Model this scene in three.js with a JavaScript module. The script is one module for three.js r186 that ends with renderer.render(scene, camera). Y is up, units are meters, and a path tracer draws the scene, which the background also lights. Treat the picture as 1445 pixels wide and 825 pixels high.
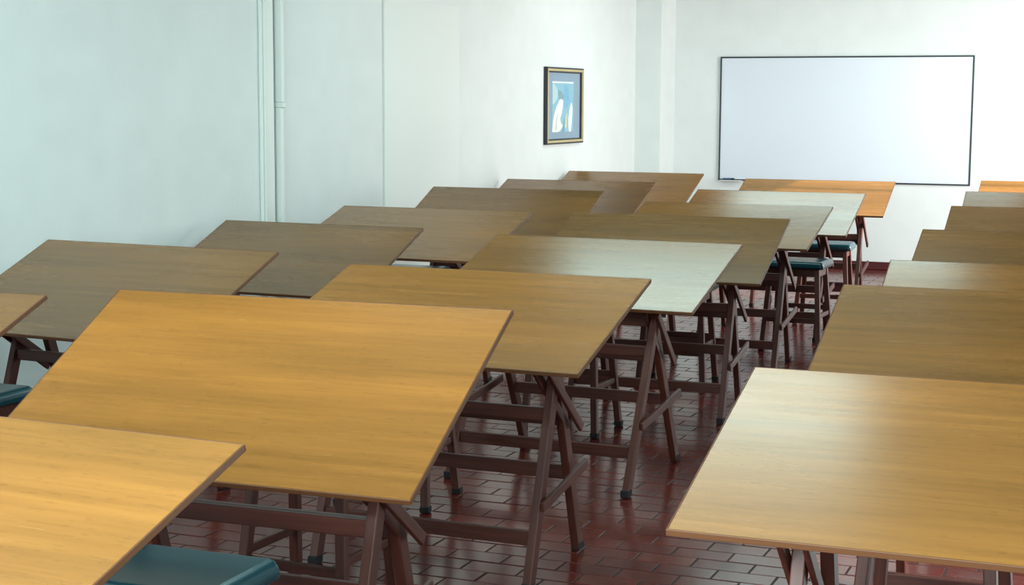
import * as THREE from 'three';
import { RoundedBoxGeometry } from 'three/addons/geometries/RoundedBoxGeometry.js';
import { RectAreaLightUniformsLib } from 'three/addons/lights/RectAreaLightUniformsLib.js';
import { mergeGeometries } from 'three/addons/utils/BufferGeometryUtils.js';

// ---------------------------------------------------------------- camera, sky, lights, exposure
RectAreaLightUniformsLib.init();
const scene = new THREE.Scene();
const renderer = new THREE.WebGLRenderer({ antialias: true });
renderer.toneMapping = THREE.LinearToneMapping;
renderer.toneMappingExposure = 1.05;
renderer.shadowMap.enabled = true;

const F_PX = 2262.73, YAW = 0.385195, PITCH = 0.119352, ROLL = 0.004429, EYE = 1.5883;
const camera = new THREE.PerspectiveCamera(2 * Math.atan(412.5 / F_PX) * 180 / Math.PI, 1445 / 825, 0.05, 100);
{
  const fwd = new THREE.Vector3(-Math.sin(YAW) * Math.cos(PITCH), -Math.sin(PITCH), -Math.cos(YAW) * Math.cos(PITCH));
  const r0 = new THREE.Vector3(Math.cos(YAW), 0, -Math.sin(YAW)), u0 = new THREE.Vector3().crossVectors(r0, fwd);
  const r = r0.clone().multiplyScalar(Math.cos(ROLL)).addScaledVector(u0, Math.sin(ROLL));
  const u = u0.clone().multiplyScalar(Math.cos(ROLL)).addScaledVector(r0, -Math.sin(ROLL));
  camera.quaternion.setFromRotationMatrix(new THREE.Matrix4().makeBasis(r, u, fwd.clone().negate()));
  camera.position.set(0, EYE, 0);
}
scene.add(camera);

// the room (metres): x to the right, -z towards the whiteboard
const XL = -4.775, XR = 0.55, ZB = -15.405, ZR = 1.0, HC = 3.0, TH = 0.2;

scene.background = new THREE.Color().setRGB(0.75, 0.95, 1.0);       // overcast daylight outside the windows

// daylight through each window opening
function daylight(w, h, [x, y, z], towards, color, intensity) {
  const l = new THREE.RectAreaLight(color, intensity, w, h);
  l.position.set(x, y, z); l.lookAt(...towards); l.name = 'window_daylight'; scene.add(l);
}
const REAR = { x0: -3.8, x1: 0.3, y0: 1.2, y1: 2.8 };
const NEAR = { z0: -5.7, z1: -4.5, y0: 0.06, y1: 0.95 };
const FAR = { z0: -14.0, z1: -11.35, y0: 0.06, y1: 2.75 };
daylight(REAR.x1 - REAR.x0 - 0.1, REAR.y1 - REAR.y0 - 0.1, [(REAR.x0 + REAR.x1) / 2, (REAR.y0 + REAR.y1) / 2, ZR - 0.01], [(REAR.x0 + REAR.x1) / 2, (REAR.y0 + REAR.y1) / 2, -10], new THREE.Color().setRGB(0.82, 1.0, 0.99), 21);
daylight(NEAR.z1 - NEAR.z0 - 0.1, NEAR.y1 - NEAR.y0 - 0.1, [XR - 0.01, (NEAR.y0 + NEAR.y1) / 2, (NEAR.z0 + NEAR.z1) / 2], [-10, (NEAR.y0 + NEAR.y1) / 2, (NEAR.z0 + NEAR.z1) / 2], new THREE.Color().setRGB(0.8, 1.0, 1.0), 9);  // added low light for the floor and legs under the boards
daylight(FAR.z1 - FAR.z0 - 0.1, FAR.y1 - FAR.y0 - 0.1, [XR - 0.01, (FAR.y0 + FAR.y1) / 2, (FAR.z0 + FAR.z1) / 2], [-10, (FAR.y0 + FAR.y1) / 2, (FAR.z0 + FAR.z1) / 2], new THREE.Color().setRGB(1.0, 0.98, 0.95), 11.3);
// low sun slanting in through the window by the whiteboard wall
const sun = new THREE.DirectionalLight(new THREE.Color().setRGB(1.0, 0.9, 0.76), 7);
sun.position.set(9.4, 5.1, -12.9); sun.target.position.set(-0.6, 0, -12.8); sun.castShadow = true;
sun.shadow.mapSize.set(2048, 2048); Object.assign(sun.shadow.camera, { left: -12, right: 12, top: 8, bottom: -8, near: 0.5, far: 30 });
scene.add(sun, sun.target);
const LAMP_COLOR = new THREE.Color().setRGB(0.66, 1.0, 1.0), LAMP_POWER = 8;

// ---------------------------------------------------------------- helpers
let seed = 20231;
const rnd = () => { seed = (seed * 1664525 + 1013904223) >>> 0; return seed / 4294967296; };
const names = {};
const numbered = (n) => { const k = names[n] = (names[n] ?? -1) + 1; return k ? `${n}_${String(k).padStart(3, '0')}` : n; };
function shade(o) { o.traverse((m) => { if (m.isMesh) { m.castShadow = true; m.receiveShadow = true; } }); return o; }
function mesh(name, geo, mat, parent) { const m = new THREE.Mesh(geo, mat); m.name = name; m.castShadow = m.receiveShadow = true; if (parent) parent.add(m); return m; }
function thing(name, label, category, group, [x, y, z] = [0, 0, 0], turn = 0) {
  const g = new THREE.Group(); g.name = numbered(name); g.position.set(x, y, z); g.rotation.y = turn;
  g.userData = { label, category }; if (group) g.userData.group = group;
  scene.add(g); return g;
}
function structure(o, label) { o.userData.kind = 'structure'; o.userData.label = label; scene.add(o); return o; }
function box(x0, x1, y0, y1, z0, z1, r = 0) {
  const w = x1 - x0, h = y1 - y0, d = z1 - z0;
  const g = r ? new RoundedBoxGeometry(w, h, d, 1, r) : new THREE.BoxGeometry(w, h, d);
  g.translate((x0 + x1) / 2, (y0 + y1) / 2, (z0 + z1) / 2);
  return metric(g);
}
// uv in metres from the dominant normal axis
function metric(g, s = 1, ou = 0, ov = 0) {
  if (g.index) g = g.toNonIndexed();
  const p = g.attributes.position, n = g.attributes.normal, uv = new Float32Array(p.count * 2);
  for (let i = 0; i < p.count; i++) {
    const ax = Math.abs(n.getX(i)), ay = Math.abs(n.getY(i)), az = Math.abs(n.getZ(i));
    let u, v;
    if (ay >= ax && ay >= az) { u = p.getX(i); v = p.getZ(i); } else if (ax >= az) { u = p.getZ(i); v = p.getY(i); } else { u = p.getX(i); v = p.getY(i); }
    uv[2 * i] = u * s + ou; uv[2 * i + 1] = v * s + ov;
  }
  g.setAttribute('uv', new THREE.BufferAttribute(uv, 2));
  return g;
}
// a bar of rectangular section a (across) x b between two points; `side` is the direction of a
function bar(p, q, a, b, side = new THREE.Vector3(1, 0, 0), r = 0.004) {
  const P = new THREE.Vector3(...p), Q = new THREE.Vector3(...q), d = Q.clone().sub(P), len = d.length(); d.normalize();
  const s = side.clone().addScaledVector(d, -side.dot(d)).normalize(), t = new THREE.Vector3().crossVectors(s, d);
  let g = new RoundedBoxGeometry(a, len, b, 1, r); g = g.index ? g.toNonIndexed() : g;
  const pos = g.attributes.position, uv = new Float32Array(pos.count * 2), o = rnd() * 3;
  for (let i = 0; i < pos.count; i++) { uv[2 * i] = pos.getY(i) + o; uv[2 * i + 1] = pos.getX(i) + pos.getZ(i) + o; }
  g.setAttribute('uv', new THREE.BufferAttribute(uv, 2));
  g.applyMatrix4(new THREE.Matrix4().makeBasis(s, d, t).setPosition(P.add(Q).multiplyScalar(0.5)));
  return g;
}

// ---------------------------------------------------------------- textures
function lattice(n, s) { const a = new Float32Array(n * n); let k = s >>> 0; for (let i = 0; i < n * n; i++) { k = (k * 1664525 + 1013904223) >>> 0; a[i] = k / 4294967296; } return a; }
const LAT = lattice(256, 99);
const sm = (t) => t * t * (3 - 2 * t);
function noise(x, y, px, py) {                          // value noise, periodic in px, py
  const X = Math.floor(x), Y = Math.floor(y), fx = sm(x - X), fy = sm(y - Y);
  const at = (i, j) => LAT[(((j % py) + py) % py) * 256 + (((i % px) + px) % px)];
  const a = at(X, Y) + (at(X + 1, Y) - at(X, Y)) * fx, b = at(X, Y + 1) + (at(X + 1, Y + 1) - at(X, Y + 1)) * fx;
  return a + (b - a) * fy;
}
function dataTexture(w, h, fn, srgb, su = 1, sv = 1) {
  const d = new Uint8Array(w * h * 4);
  for (let y = 0; y < h; y++) for (let x = 0; x < w; x++) {
    const c = fn(x / w, y / h), i = 4 * (y * w + x);
    for (let k = 0; k < 3; k++) d[i + k] = Math.max(0, Math.min(255, c[k])); d[i + 3] = 255;
  }
  const t = new THREE.DataTexture(d, w, h, THREE.RGBAFormat);
  t.wrapS = t.wrapT = THREE.RepeatWrapping; t.magFilter = THREE.LinearFilter; t.minFilter = THREE.LinearMipmapLinearFilter; t.generateMipmaps = true;
  if (srgb) t.colorSpace = THREE.SRGBColorSpace;
  t.repeat.set(su, sv); t.needsUpdate = true; return t;
}
// veneer: grain runs along u; 1.6 m x 0.8 m per repeat
function veneer(c, amp, off) {
  return dataTexture(1024, 512, (u, v) => {
    const w = 0.018 * noise(u * 3 + off, v * 4, 3, 4);
    const broad = noise(u * 2 + off, (v + w) * 9 + off, 2, 9), mid = noise(u * 4, (v + w) * 34 + off, 4, 34);
    const fine = noise(u * 12, (v + w) * 128, 12, 128), pore = noise(u * 60, v * 250, 60, 250), blot = noise(u * 5 + 7, v * 5, 5, 5);
    const k = 1 + amp * ((broad - 0.5) * 0.9 + (mid - 0.5) * 0.6 + (fine - 0.5) * 0.45 + (blot - 0.5) * 0.25) - (pore > 0.82 ? 0.05 : 0);
    const warm = (broad - 0.5) * amp;
    return [c[0] * k, c[1] * k * (1 - 0.10 * warm), c[2] * k * (1 - 0.25 * warm)];
  }, true, 1 / 1.6, 1 / 0.8);
}
const grainRough = dataTexture(512, 256, (u, v) => { const n = 0.5 * noise(u * 6, v * 60, 6, 60) + 0.5 * noise(u * 7 + 3, v * 7, 7, 7); const g = 215 + 40 * n; return [g, g, g]; }, false, 1 / 1.6, 1 / 0.8);
const plasterBump = dataTexture(512, 512, (u, v) => { const n = 128 + 60 * (noise(u * 40, v * 40, 40, 40) - 0.5) + 60 * (noise(u * 130, v * 130, 130, 130) - 0.5); return [n, n, n]; }, false, 0.8, 0.8);
const plasterColor = dataTexture(512, 512, (u, v) => { const n = 222 + 6 * (noise(u * 5, v * 5, 5, 5) - 0.5) + 4 * (noise(u * 24, v * 24, 24, 24) - 0.5); return [n - 4, n + 1, n]; }, true, 0.33, 0.33);
const darkGrain = dataTexture(512, 128, (u, v) => { const n = 0.8 + 0.25 * noise(u * 6, v * 40, 6, 40) + 0.15 * noise(u * 14, v * 100, 14, 100); return [78 * n, 36 * n, 27 * n]; }, true, 0.9, 3);
const tileColors = [[96, 33, 26], [104, 37, 28], [88, 29, 24], [99, 35, 25]];
const tileTex = tileColors.map((c, i) => dataTexture(128, 128, (u, v) => { const k = 0.84 + 0.22 * noise(u * 5 + i * 3, v * 5, 5, 5) + 0.12 * noise(u * 30, v * 30 + i, 30, 30); return [c[0] * k, c[1] * k, c[2] * k]; }, true, 4, 4));

// ---------------------------------------------------------------- materials
const std = (o) => new THREE.MeshStandardMaterial(o);
const BOARD_SHADE_TINTS = [[156, 108, 55], [156, 105, 49], [140, 97, 48], [123, 87, 45]];  // darker entries paint dimmer light into the wood colour of some boards
const M = {
  board: BOARD_SHADE_TINTS.map((c, i) => new THREE.MeshPhysicalMaterial({ map: veneer(c, 0.16, i * 5), roughness: 0.29, roughnessMap: grainRough, ior: 1.6 })),
  lipping: std({ color: '#664026', roughness: 0.5 }),
  leg: std({ map: darkGrain, roughness: 0.5 }),
  rubber: std({ color: '#17151a', roughness: 0.8 }),
  steel: std({ color: '#8d8d88', roughness: 0.4, metalness: 0.9 }),
  vinyl: new THREE.MeshPhysicalMaterial({ color: '#063a44', roughness: 0.24, ior: 1.5 }),
  wall: std({ map: plasterColor, roughness: 0.85, bumpMap: plasterBump, bumpScale: 0.0015 }),
  ceiling: std({ color: '#6b6258', roughness: 0.8 }),
  jointShade: std({ color: '#5f5a52', roughness: 0.9 }),  // wall core colour, darkened to paint in the shade inside the open joint
  paint: std({ color: '#dbe1dd', roughness: 0.55 }),
  skirting: std({ color: '#4a181c', roughness: 0.45 }),
  grout: std({ color: '#2c2120', roughness: 0.9 }),
  tile: tileTex.map((t) => new THREE.MeshPhysicalMaterial({ map: t, roughness: 0.18, ior: 1.5 })),
  white: new THREE.MeshPhysicalMaterial({ color: '#d3dae3', roughness: 0.2 }),
  black: std({ color: '#20242c', roughness: 0.45 }),
  gold: std({ color: '#c2b183', roughness: 0.45, metalness: 0.3 }),
  mat: std({ color: '#6f8da4', roughness: 0.9 }),
  matRim: std({ color: '#e8ecea', roughness: 0.8 }),
  glass: new THREE.MeshPhysicalMaterial({ color: '#ffffff', roughness: 0.02, transmission: 1, thickness: 0, ior: 1.5 }),
  frame: std({ color: '#dfe2dc', roughness: 0.5 }),
  lampBody: std({ color: '#e6e8e4', roughness: 0.5 }),
  diffuser: std({ color: '#f4f6f2', roughness: 0.5, emissive: LAMP_COLOR, emissiveIntensity: 1.2 }),
  ground: std({ color: '#8a8f86', roughness: 0.95 }),
};

// ---------------------------------------------------------------- the room shell
structure(mesh('ground', box(-14, 10, -0.3, -0.14, -24, 12), M.ground), 'grey paved ground outside the windows');
structure(mesh('ceiling', box(XL - TH, XR + TH, HC, HC + TH, ZB - TH, ZR + TH), M.ceiling), 'plain dark brown timber ceiling above the drafting tables');
structure(mesh('wall_back', box(XL - TH, XR + TH, 0, HC, ZB - TH, ZB), M.wall), 'white wall carrying the whiteboard');
{
  const H = NEAR, J = FAR, x0 = XR, x1 = XR + TH;
  structure(mesh('wall_right', mergeGeometries([
    box(x0, x1, 0, HC, H.z1, ZR), box(x0, x1, 0, H.y0, H.z0, H.z1), box(x0, x1, H.y1, HC, H.z0, H.z1),
    box(x0, x1, 0, HC, J.z1, H.z0), box(x0, x1, 0, J.y0, J.z0, J.z1), box(x0, x1, J.y1, HC, J.z0, J.z1), box(x0, x1, 0, HC, ZB, J.z0)]), M.wall), 'white wall with windows beside the aisle tables');
  structure(mesh('wall_rear', mergeGeometries([
    box(XL - TH, REAR.x0, 0, HC, ZR, ZR + TH), box(REAR.x1, XR + TH, 0, HC, ZR, ZR + TH),
    box(REAR.x0, REAR.x1, 0, REAR.y0, ZR, ZR + TH), box(REAR.x0, REAR.x1, REAR.y1, HC, ZR, ZR + TH)]), M.wall), 'white wall with a wide window facing the whiteboard');
}
// windows: frame, mullions and panes
function windowIn(name, label, along, at, a0, a1, y0, y1, cols, rows) {
  const g = new THREE.Group(); g.name = name; structure(g, label);
  const B = (u0, u1, v0, v1, d) => along === 'x' ? box(u0, u1, v0, v1, at - d, at + d) : box(at - d, at + d, v0, v1, u0, u1);
  const f = 0.05;
  mesh('window_frame', mergeGeometries([B(a0, a1, y0, y0 + f, 0.035), B(a0, a1, y1 - f, y1, 0.035), B(a0, a0 + f, y0 + f, y1 - f, 0.035), B(a1 - f, a1, y0 + f, y1 - f, 0.035)]), M.frame, g);
  const cw = (a1 - a0 - 2 * f) / cols, rh = (y1 - y0 - 2 * f) / rows;
  for (let c = 1; c < cols; c++) mesh('mullion', B(a0 + f + c * cw - 0.018, a0 + f + c * cw + 0.018, y0 + f, y1 - f, 0.025), M.frame, g);
  for (let r = 1; r < rows; r++) mesh('transom', B(a0 + f, a1 - f, y0 + f + r * rh - 0.015, y0 + f + r * rh + 0.015, 0.022), M.frame, g);
  for (let c = 0; c < cols; c++) for (let r = 0; r < rows; r++)
    mesh('pane', B(a0 + f + c * cw + 0.018, a0 + f + (c + 1) * cw - 0.018, y0 + f + r * rh + 0.015, y0 + f + (r + 1) * rh - 0.015, 0.002), M.glass, g);
}
windowIn('window_1', 'wide white framed window facing the whiteboard', 'x', ZR + 0.12, REAR.x0, REAR.x1, REAR.y0, REAR.y1, 4, 2);
windowIn('added_window_2', 'added low white framed window lighting the floor beside the nearest aisle tables', 'z', XR + 0.12, NEAR.z0, NEAR.z1, NEAR.y0, NEAR.y1, 2, 1);  // unseen window, shaped below board height so its light misses the table tops
windowIn('window_3', 'tall white framed window close to the whiteboard wall', 'z', XR + 0.12, FAR.z0, FAR.z1, FAR.y0, FAR.y1, 2, 2);

// left wall with an open joint, a batten, a flush door and the corner pillar
{
  const g = new THREE.Group(); g.name = 'wall_left'; structure(g, 'long white wall with a vertical open joint and the framed picture');
  mesh('wall_panel', box(XL - 0.08, XL, 0, HC, -8.083, ZR), M.wall, g);
  mesh('wall_panel', box(XL - 0.08, XL, 0, HC, -9.500, -8.118), M.wall, g);
  mesh('wall_panel', box(XL - 0.08, XL, 0, HC, ZB, -9.512), M.wall, g);
  mesh('wall_core', box(XL - TH, XL - 0.08, 0, HC, ZB, ZR), M.jointShade, g);
  const t = new THREE.Group(); t.name = 'trim_1'; structure(t, 'white vertical batten with a conduit on the long wall');
  mesh('batten', box(XL, XL + 0.022, 0, HC, -8.075, -7.945, 0.004), M.paint, t);
  mesh('bead', box(XL + 0.022, XL + 0.032, 0, HC, -7.972, -7.958, 0.003), M.paint, t);
  mesh('conduit', box(XL, XL + 0.05, 1.57, HC, -8.150, -8.119, 0.006), M.paint, t);
  mesh('conduit', box(XL, XL + 0.042, 0, 1.54, -8.155, -8.119, 0.006), M.paint, t);
  mesh('conduit_joint', box(XL, XL + 0.054, 1.54, 1.57, -8.157, -8.119, 0.004), M.paint, t);
  const d = new THREE.Group(); d.name = 'door_1'; structure(d, 'flush white panel door in the long wall beside the open joint');
  mesh('door_leaf', box(XL, XL + 0.005, 0.01, 2.252, -10.725, -9.520), M.paint, d);
  structure(mesh('trim_2', box(XL, -4.52, 0, HC, ZB, -14.92), M.wall), 'white square pillar in the corner beside the whiteboard wall');
  structure(mesh('baseboard_back', box(-4.52, XR, 0, 0.075, ZB, ZB + 0.016, 0.004), M.skirting), 'dark red skirting along the whiteboard wall');
  structure(mesh('baseboard_left', box(XL, XL + 0.016, 0, 0.075, -14.92, ZR), M.skirting), 'dark red skirting along the long wall');
}

// ---------------------------------------------------------------- drafting tables: positions
const W = 1.195, D = 0.746, H0 = 0.8508, BT = 0.014;
// x, z, turn, tilt, lift [, trestle shift, trestle half spread]
const TABLES = {
  C: [[-2.1275, -2.1325, -0.0574, 0.3365, -0.0031], [-2.1315, -3.4708, 0.0303, 0.4916, 0.0229], [-2.2431, -4.9928, -0.0209, 0.3099, 0.0074], [-2.3245, -6.6153, -0.0378, 0.3017, -0.0031, 0.2, 0.36],
    [-2.3807, -7.9043, 0.017, 0.3677, -0.0037], [-2.4562, -9.4254, -0.0071, 0.2736, 0.0007], [-2.4932, -10.8092, 0.0002, 0.3247, -0.0101], [-2.5385, -12.4676, 0.034, 0.3073, 0.0007]],
  B: [[-3.7809, -3.6767, -0.0011, 0.3854, -0.0073], [-3.8929, -5.278, -0.0689, 0.4078, -0.0178], [-4.0869, -7.0513, -0.0354, 0.3967, -0.0543], [-3.8682, -8.0076, -0.0133, 0.2982, 0.0081],
    [-3.9035, -9.3636, 0.002, 0.4103, 0.016], [-4.109, -11.1641, 0.0042, 0.3498, 0.005], [-4.1406, -12.6241, -0.0035, 0.3653, 0.0045]],
  D: [[-0.2486, -3.2227, 0.0094, 0.2748, 0.032], [-0.3669, -4.9774, 0.0148, 0.3178, 0.0186], [-0.444, -6.4699, 0.0146, 0.3853, -0.0605], [-0.4714, -7.5701, -0.0006, 0.3478, -0.0001],
    [-0.5372, -9.2497, 0.0058, 0.3815, 0.0006], [-0.612, -10.6822, 0.0136, 0.4087, 0.0014], [-0.6934, -12.3898, 0.0064, 0.3881, 0.0023]],
};
const ROWS = { B: 'in the row along the picture wall', C: 'in the middle row', D: 'in the row across the aisle' };
const FROM_BOARD = ['closest to the whiteboard', 'second from the whiteboard', 'third from the whiteboard', 'fourth from the whiteboard', 'fifth from the whiteboard', 'sixth from the whiteboard', 'seventh from the whiteboard', 'eighth from the whiteboard'];

// ---------------------------------------------------------------- floor of brick tiles
const boards = [];
for (const row of Object.values(TABLES)) for (const [x, z, psi, tilt, dh] of row) {
  const ex = new THREE.Vector3(Math.cos(psi), 0, -Math.sin(psi)), bk = new THREE.Vector3(-Math.sin(psi), 0, -Math.cos(psi));
  const ed = bk.multiplyScalar(Math.cos(tilt)).add(new THREE.Vector3(0, Math.sin(tilt), 0)), c = new THREE.Vector3(x, H0 + dh, z);
  boards.push({ ex, ed, c, n: new THREE.Vector3().crossVectors(ex, ed) });
}
function seen(p) {                                     // is a floor point in the frame and clear of every board?
  const q = p.clone().project(camera); if (Math.abs(q.x) > 1.02 || Math.abs(q.y) > 1.02) return false;
  const o = camera.position, d = p.clone().sub(o);
  for (const b of boards) {
    const k = b.c.clone().sub(o).dot(b.n) / d.dot(b.n); if (k <= 0 || k >= 1) continue;
    const h = d.clone().multiplyScalar(k).add(o).sub(b.c);
    if (Math.abs(h.dot(b.ex)) < W / 2 && Math.abs(h.dot(b.ed)) < D / 2) return false;
  }
  return true;
}
{
  const floor = new THREE.Group(); floor.name = 'floor'; structure(floor, 'reddish brick tile floor laid in running bond');
  mesh('mortar_bed', box(XL - TH, XR + TH, -0.14, -0.0032, ZB - TH, ZR + TH), M.grout, floor);
  camera.updateMatrixWorld(); camera.updateProjectionMatrix();
  const TL = 0.205, TW = 0.111, gap = 0.008, cells = [];
  const k0 = Math.ceil((ZB + 5.425) / TW) - 1, k1 = Math.floor((ZR + 5.425) / TW) + 1;
  for (let k = k0; k <= k1; k++) {
    const z0 = Math.max(ZB, -5.425 + k * TW), z1 = Math.min(ZR, -5.425 + (k + 1) * TW); if (z1 - z0 < 0.02) continue;
    const shift = ((k % 2) + 2) % 2 ? 0 : TL / 2;
    for (let i = -20; i < 16; i++) {
      const x0 = Math.max(XL, -1.446 + shift + i * TL), x1 = Math.min(XR, -1.446 + shift + (i + 1) * TL); if (x1 - x0 < 0.02) continue;
      const c = new THREE.Vector3((x0 + x1) / 2, 0, (z0 + z1) / 2);
      const full = x1 - x0 > TL - 0.001 && z1 - z0 > TW - 0.001;
      const size = full && seen(c) ? 1 / c.distanceTo(camera.position) : 0;
      cells.push({ c, sx: (x1 - x0 - gap) / (TL - gap), sz: (z1 - z0 - gap) / (TW - gap), size, v: Math.floor(rnd() * 4), dy: (rnd() - 0.5) * 0.002, ty: (rnd() - 0.5) * 0.006, tz: (rnd() - 0.5) * 0.006 });
    }
  }
  const shapes = [0, 1, 2, 3].map((i) => { const g = metric(new RoundedBoxGeometry(TL - gap, 0.03, TW - gap, 1, 0.001), 1, i * 0.37, i * 0.61); g.translate(0, -0.0165, 0); return g; });
  cells.sort((a, b) => b.size - a.size);
  const own = cells.filter((c) => c.size > 0).slice(0, 300), rest = cells.filter((c) => !own.includes(c));
  for (const c of own) { const m = mesh('tile', shapes[c.v], M.tile[c.v], floor); m.position.set(c.c.x, c.dy, c.c.z); m.rotation.set(c.ty, 0, c.tz); }
  for (let v = 0; v < 4; v++) {
    const list = rest.filter((c) => c.v === v), im = new THREE.InstancedMesh(shapes[v], M.tile[v], list.length), m4 = new THREE.Matrix4();
    list.forEach((c, i) => im.setMatrixAt(i, m4.compose(new THREE.Vector3(c.c.x, c.dy, c.c.z), new THREE.Quaternion().setFromEuler(new THREE.Euler(c.ty, 0, c.tz)), new THREE.Vector3(c.sx, 1, c.sz))));
    im.name = 'tiles'; im.userData.kind = 'stuff'; im.castShadow = im.receiveShadow = true; floor.add(im);
  }
}

// ---------------------------------------------------------------- drafting table builder
const X = new THREE.Vector3(1, 0, 0), Z = new THREE.Vector3(0, 0, 1), Y = new THREE.Vector3(0, 1, 0);
const BOARD_SHADE = [0, 1, 1, 2, 3, 2, 1, 0, 2, 3, 3, 2, 3, 3, 2, 0, 2, 1, 2, 2, 2, 0];  // tint per board: picture wall row and dimmer middle boards painted darker
let boardCount = 0;
function draftingTable(label, x, z, psi, tilt, dh, shift = 0, half = 0.27) {
  const t = thing('drafting_table', label, 'drafting table', 'tilted drafting tables set out in rows', [x, 0, z], psi);
  const yc = H0 + dh;
  // the tilted board with a solid wood lipping round its edge
  const place = (g) => { g.rotateX(tilt); g.translate(0, yc, 0); return g; };
  const L = 0.004, ou = rnd() * 1.6, ov = rnd() * 0.8;
  let bg = metric(new THREE.BoxGeometry(W - 2 * L, BT, D - 2 * L), 1, ou, ov); bg.translate(0, -BT / 2, 0);
  const b = mesh('board', place(bg), M.board[BOARD_SHADE[boardCount++]], t);
  const strip = (x0, x1, z0, z1) => { const g = box(x0, x1, -BT, 0.0005, z0, z1, 0.002); mesh('edge_lipping', place(g), M.lipping, b); };
  strip(-W / 2, W / 2, D / 2 - L, D / 2); strip(-W / 2, W / 2, -D / 2, -D / 2 + L);
  strip(-W / 2, -W / 2 + L, -D / 2 + L, D / 2 - L); strip(W / 2 - L, W / 2, -D / 2 + L, D / 2 - L);
  // height of the board's underside at local z
  const under = (zz) => yc - BT / Math.cos(tilt) - Math.tan(tilt) * zz;
  const S = W / 2 - 0.20, ya = under(shift) - 0.055;
  const zAt = (s, y) => shift + s * (0.018 + (half - 0.018) * (1 - y / ya));     // centre line of a leg
  // battens under the board
  for (const s of [-1, 1]) {
    const g = new RoundedBoxGeometry(0.045, 0.03, D - 0.12, 1, 0.004); g.translate(s * S, -BT - 0.0151, 0); mesh('batten', metric(place(g)), M.leg, t);
  }
  // two hinged frames: near (s = 1) and far (s = -1)
  for (const s of [1, -1]) {
    for (const e of [-1, 1]) {
      const xo = e * (S - (s > 0 ? 0 : 0.034));
      const leg = mesh('leg', bar([xo, 0.012, zAt(s, 0.012)], [xo, ya, zAt(s, ya)], 0.030, 0.046, X), M.leg, t);
      mesh('rubber_foot', box(xo - 0.017, xo + 0.017, 0.0, 0.03, zAt(s, 0) - 0.026, zAt(s, 0) + 0.026, 0.004), M.rubber, leg);
    }
    const xi = S - (s > 0 ? 0.015 : 0.049), rail = (y, h, name) => mesh(name, bar([-xi, y, zAt(s, y)], [xi, y, zAt(s, y)], h, 0.022, Y), M.leg, t);
    rail(ya - 0.035, 0.06, 'top_rail'); rail(s > 0 ? 0.555 : 0.50, 0.045, 'upper_rail'); rail(s > 0 ? 0.165 : 0.30, 0.05, 'lower_rail');
  }
  // tilt struts from the board down to the far legs, and folding spreaders between the legs
  for (const e of [-1, 1]) {
    const xs = e * (S + 0.026), zTop = shift * 0.4 + 0.20;
    mesh('tilt_strut', bar([xs, under(zTop) - 0.035, zTop], [xs, 0.47, zAt(-1, 0.47) - 0.02], 0.014, 0.034, X), M.leg, t);
    mesh('tilt_strut', bar([e * (S - 0.026), under(zTop) - 0.035, zTop], [e * (S - 0.026), 0.47, zAt(-1, 0.47) - 0.02], 0.014, 0.034, X), M.leg, t);
    mesh('spreader', bar([xs, 0.27, zAt(1, 0.27) + 0.03], [xs, 0.335, zAt(-1, 0.335) - 0.03], 0.014, 0.034, X), M.leg, t);
    const bolt = new THREE.CylinderGeometry(0.008, 0.008, 0.05, 10); bolt.rotateZ(Math.PI / 2); bolt.translate(e * (S + 0.012), ya - 0.02, shift);
    mesh('hinge_bolt', bolt, M.steel, t);
  }
  return t;
}
for (const [row, list] of Object.entries(TABLES)) list.forEach((a, i) => draftingTable(`tilted wooden drafting table ${ROWS[row]}, ${FROM_BOARD[list.length - 1 - i]}`, ...a));

// ---------------------------------------------------------------- stools
function makeStool() {
  const t = thing('stool', '', 'stool', 'teal padded drafting stools between the tables');
  const SH = 0.61;
  let c = new RoundedBoxGeometry(0.40, 0.055, 0.31, 5, 0.024);
  const p = c.attributes.position;
  for (let i = 0; i < p.count; i++) {
    const x = p.getX(i), y = p.getY(i), z = p.getZ(i);
    if (y > -0.01) p.setY(i, y + 0.012 * (1 - (x / 0.2) ** 2) * (1 - (z / 0.155) ** 2) - 0.03 * (x / 0.2) ** 2);
    else p.setY(i, y - 0.022 * (x / 0.2) ** 2);
  }
  c.computeVertexNormals(); c.translate(0, SH - 0.035, 0);
  mesh('seat_cushion', c, M.vinyl, t);
  mesh('seat_board', box(-0.17, 0.17, SH - 0.083, SH - 0.063, -0.13, 0.13, 0.004), M.leg, t);
  const top = [0.15, 0.105], foot = [0.185, 0.165], yt = SH - 0.083;
  const at = (sx, sz, y) => [sx * (foot[0] + (top[0] - foot[0]) * y / yt), y, sz * (foot[1] + (top[1] - foot[1]) * y / yt)];
  for (const sx of [-1, 1]) for (const sz of [1, -1]) {
    const leg = mesh('leg', bar(at(sx, sz, 0.012), at(sx, sz, yt), 0.032, 0.032, X), M.leg, t);
    const [fx, , fz] = at(sx, sz, 0); mesh('rubber_foot', box(fx - 0.019, fx + 0.019, 0, 0.025, fz - 0.019, fz + 0.019, 0.004), M.rubber, leg);
  }
  const rung = (a, b, y, h, name) => { const P = at(...a, y), Q = at(...b, y); mesh(name, bar(P, Q, h, 0.018, Y), M.leg, t); };
  for (const sz of [1, -1]) { rung([-1, sz], [1, sz], yt - 0.025, 0.045, 'apron'); rung([-1, sz], [1, sz], sz > 0 ? 0.2 : 0.26, 0.032, 'rung'); }
  for (const sx of [-1, 1]) { rung([sx, -1], [sx, 1], yt - 0.025, 0.045, 'apron'); rung([sx, -1], [sx, 1], 0.23, 0.028, 'rung'); }
  return t;
}
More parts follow.
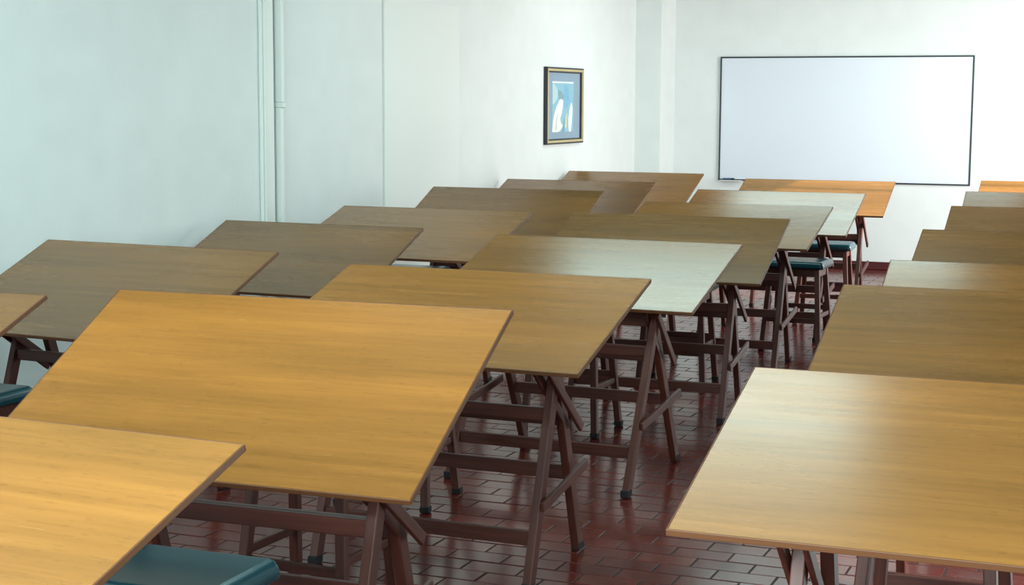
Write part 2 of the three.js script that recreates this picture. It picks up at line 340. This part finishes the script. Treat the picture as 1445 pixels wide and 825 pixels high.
const STOOLS = [
  [-1.965, -2.86, 0.02, 'teal padded stool in the middle row, before the table seventh from the whiteboard'],
  [-2.35, -4.22, -0.05, 'teal padded stool in the middle row, before the table sixth from the whiteboard'],
  [-2.78, -5.66, 0.04, 'teal padded stool in the middle row, before the table fifth from the whiteboard'],
  [-2.62, -7.24, -0.03, 'teal padded stool in the middle row, before the table fourth from the whiteboard'],
  [-2.5, -8.66, 0.05, 'teal padded stool in the middle row, before the table third from the whiteboard'],
  [-2.155, -10.22, -0.04, 'teal padded stool in the middle row, before the table second from the whiteboard'],
  [-2.24, -11.56, 0.06, 'teal padded stool in the middle row, before the table closest to the whiteboard'],
  [-3.86, -4.40, 0.0, 'teal padded stool in the picture wall row, before the table sixth from the whiteboard'],
  [-4.2, -8.74, 0.0, 'teal padded stool in the picture wall row, before the table third from the whiteboard'],
  [-0.5, -4.15, -0.05, 'teal padded stool across the aisle, before the table sixth from the whiteboard'],
];
const stool0 = makeStool();
STOOLS.forEach(([x, z, a, label], i) => {
  const s = i ? stool0.clone() : stool0;
  if (i) { s.name = numbered('stool'); s.userData = { ...stool0.userData }; scene.add(s); }
  s.position.set(x, 0, z); s.rotation.y = a; s.userData.label = label;
});

// ---------------------------------------------------------------- whiteboard
{
  const cx = -2.8588, cy = 1.4159, hw = 1.197, hh = 0.5994, z = ZB, f = 0.014;
  const t = thing('whiteboard', 'large white writing board with a thin black frame', 'whiteboard', null, [cx, cy, z]);
  mesh('writing_surface', box(-hw + f, hw - f, -hh + f, hh - f, 0.002, 0.014), M.white, t);
  mesh('frame_bar', box(-hw, hw, hh - f, hh, 0.001, 0.022, 0.002), M.black, t); mesh('frame_bar', box(-hw, hw, -hh, -hh + f, 0.001, 0.022, 0.002), M.black, t);
  mesh('frame_bar', box(-hw, -hw + f, -hh + f, hh - f, 0.001, 0.022, 0.002), M.black, t); mesh('frame_bar', box(hw - f, hw, -hh + f, hh - f, 0.001, 0.022, 0.002), M.black, t);
  mesh('pen_tray', box(-hw + 0.02, -hw + 0.24, -hh - 0.004, -hh + 0.004, 0.022, 0.07, 0.002), M.frame, t);
  const pen = (dx, len, col, label) => {
    const p = thing('marker_pen', label, 'marker', 'marker pens on the whiteboard tray', [cx - hw + dx, cy - hh + 0.0145, z + 0.045]);
    const body = new THREE.CylinderGeometry(0.0095, 0.0095, len, 14); body.rotateZ(Math.PI / 2); mesh('barrel', body, std({ color: col, roughness: 0.4 }), p);
    const cap = new THREE.CylinderGeometry(0.0105, 0.0105, 0.034, 14); cap.rotateZ(Math.PI / 2); cap.translate(len / 2 + 0.012, 0, 0); mesh('cap', cap, M.black, p);
  };
  pen(0.095, 0.085, '#26466e', 'dark blue marker pen lying on the whiteboard tray');
}

// ---------------------------------------------------------------- framed picture on the long wall
{
  const py = 1.542, pz = -12.898, hw = 0.4475, hh = 0.3205;
  const t = thing('framed_picture', 'blue abstract print in a dark and gold frame on the long wall', 'picture', null, [XL, py, pz], Math.PI / 2);
  const bars = (w, h, f, d0, d1, m, name) => {
    mesh(name, box(-w, w, h - f, h, d0, d1, 0.002), m, t); mesh(name, box(-w, w, -h, -h + f, d0, d1, 0.002), m, t);
    mesh(name, box(-w, -w + f, -h + f, h - f, d0, d1, 0.002), m, t); mesh(name, box(w - f, w, -h + f, h - f, d0, d1, 0.002), m, t);
  };
  bars(hw, hh, 0.012, 0.002, 0.034, M.black, 'frame_rim'); bars(hw - 0.0122, hh - 0.0122, 0.02, 0.003, 0.036, M.gold, 'gold_moulding'); bars(hw - 0.0324, hh - 0.0324, 0.012, 0.004, 0.028, M.black, 'inner_slip');
  mesh('mount', box(-hw + 0.04, hw - 0.04, -hh + 0.04, hh - 0.04, 0.004, 0.012), M.mat, t);
  const cv = document.createElement('canvas'); cv.width = 512; cv.height = 420; const k = cv.getContext('2d');
  k.fillStyle = '#6fb1c4'; k.fillRect(0, 0, 512, 420);
  const blob = (c, pts) => { k.fillStyle = c; k.beginPath(); k.moveTo(pts[0], pts[1]); for (let i = 2; i < pts.length; i += 4) k.quadraticCurveTo(pts[i], pts[i + 1], pts[i + 2], pts[i + 3]); k.closePath(); k.fill(); };
  blob('#a9cdd3', [0, 0, 140, 30, 130, 110, 60, 190, 0, 180]);
  blob('#4fa3c8', [300, 0, 420, 60, 400, 160, 330, 260, 250, 180, 260, 60, 300, 0]);
  blob('#5a8f96', [130, 60, 220, 60, 280, 120, 240, 190, 170, 150, 120, 120, 130, 60]);
  blob('#eef0e6', [0, 420, 20, 250, 130, 180, 180, 110, 260, 150, 240, 260, 190, 300, 200, 360, 260, 360, 200, 420, 120, 420]);
  blob('#c9d2c4', [60, 400, 80, 300, 150, 240, 110, 340, 110, 400]);
  blob('#f1f2ec', [400, 420, 360, 300, 430, 200, 470, 120, 490, 240, 470, 340, 450, 420]);
  blob('#d8cf9a', [300, 380, 320, 260, 360, 260, 350, 340, 340, 390]);
  blob('#3f7d93', [230, 420, 260, 330, 300, 300, 290, 380, 290, 420]);
  const tx = new THREE.CanvasTexture(cv); tx.colorSpace = THREE.SRGBColorSpace;
  const paper = new THREE.BoxGeometry(0.52, 0.41, 0.003); paper.translate(-0.02, -0.015, 0.0136);
  mesh('print', paper, std({ map: tx, roughness: 0.8 }), t);
  mesh('mount_rim', box(-0.28, 0.24, 0.19, 0.204, 0.0121, 0.0138), M.matRim, t);
  mesh('glass', box(-hw + 0.043, hw - 0.043, -hh + 0.043, hh - 0.043, 0.0195, 0.0205), M.glass, t);
}

// ---------------------------------------------------------------- ceiling lamps
function ceilingLamp(z, label) {
  const LX = 2.5, LZ = 0.58, t = thing('ceiling_lamp', label, 'lamp', 'fluorescent ceiling lamps', [-2.3, HC, z]);
  mesh('housing', mergeGeometries([box(-LX / 2, LX / 2, -0.07, -0.001, -LZ / 2, -LZ / 2 + 0.02), box(-LX / 2, LX / 2, -0.07, -0.001, LZ / 2 - 0.02, LZ / 2), box(-LX / 2, -LX / 2 + 0.02, -0.07, -0.001, -LZ / 2 + 0.02, LZ / 2 - 0.02), box(LX / 2 - 0.02, LX / 2, -0.07, -0.001, -LZ / 2 + 0.02, LZ / 2 - 0.02)]), M.lampBody, t);
  mesh('diffuser', box(-LX / 2 + 0.02, LX / 2 - 0.02, -0.062, -0.05, -LZ / 2 + 0.02, LZ / 2 - 0.02), M.diffuser, t);
  const l = new THREE.RectAreaLight(LAMP_COLOR, LAMP_POWER, LX - 0.04, LZ - 0.04); l.position.set(0, -0.075, 0); l.rotation.x = -Math.PI / 2; l.name = 'tube_glow'; t.add(l);
}
ceilingLamp(-2.15, 'added unseen fluorescent ceiling lamp brightening the tables farthest from the whiteboard');  // extra lamp out of view, added to brighten the nearest boards
ceilingLamp(-5.6, 'long fluorescent ceiling lamp third along from the whiteboard wall');
ceilingLamp(-8.7, 'long fluorescent ceiling lamp halfway along the room');
ceilingLamp(-13.1, 'long fluorescent ceiling lamp close to the whiteboard wall');

shade(scene);
renderer.render(scene, camera);
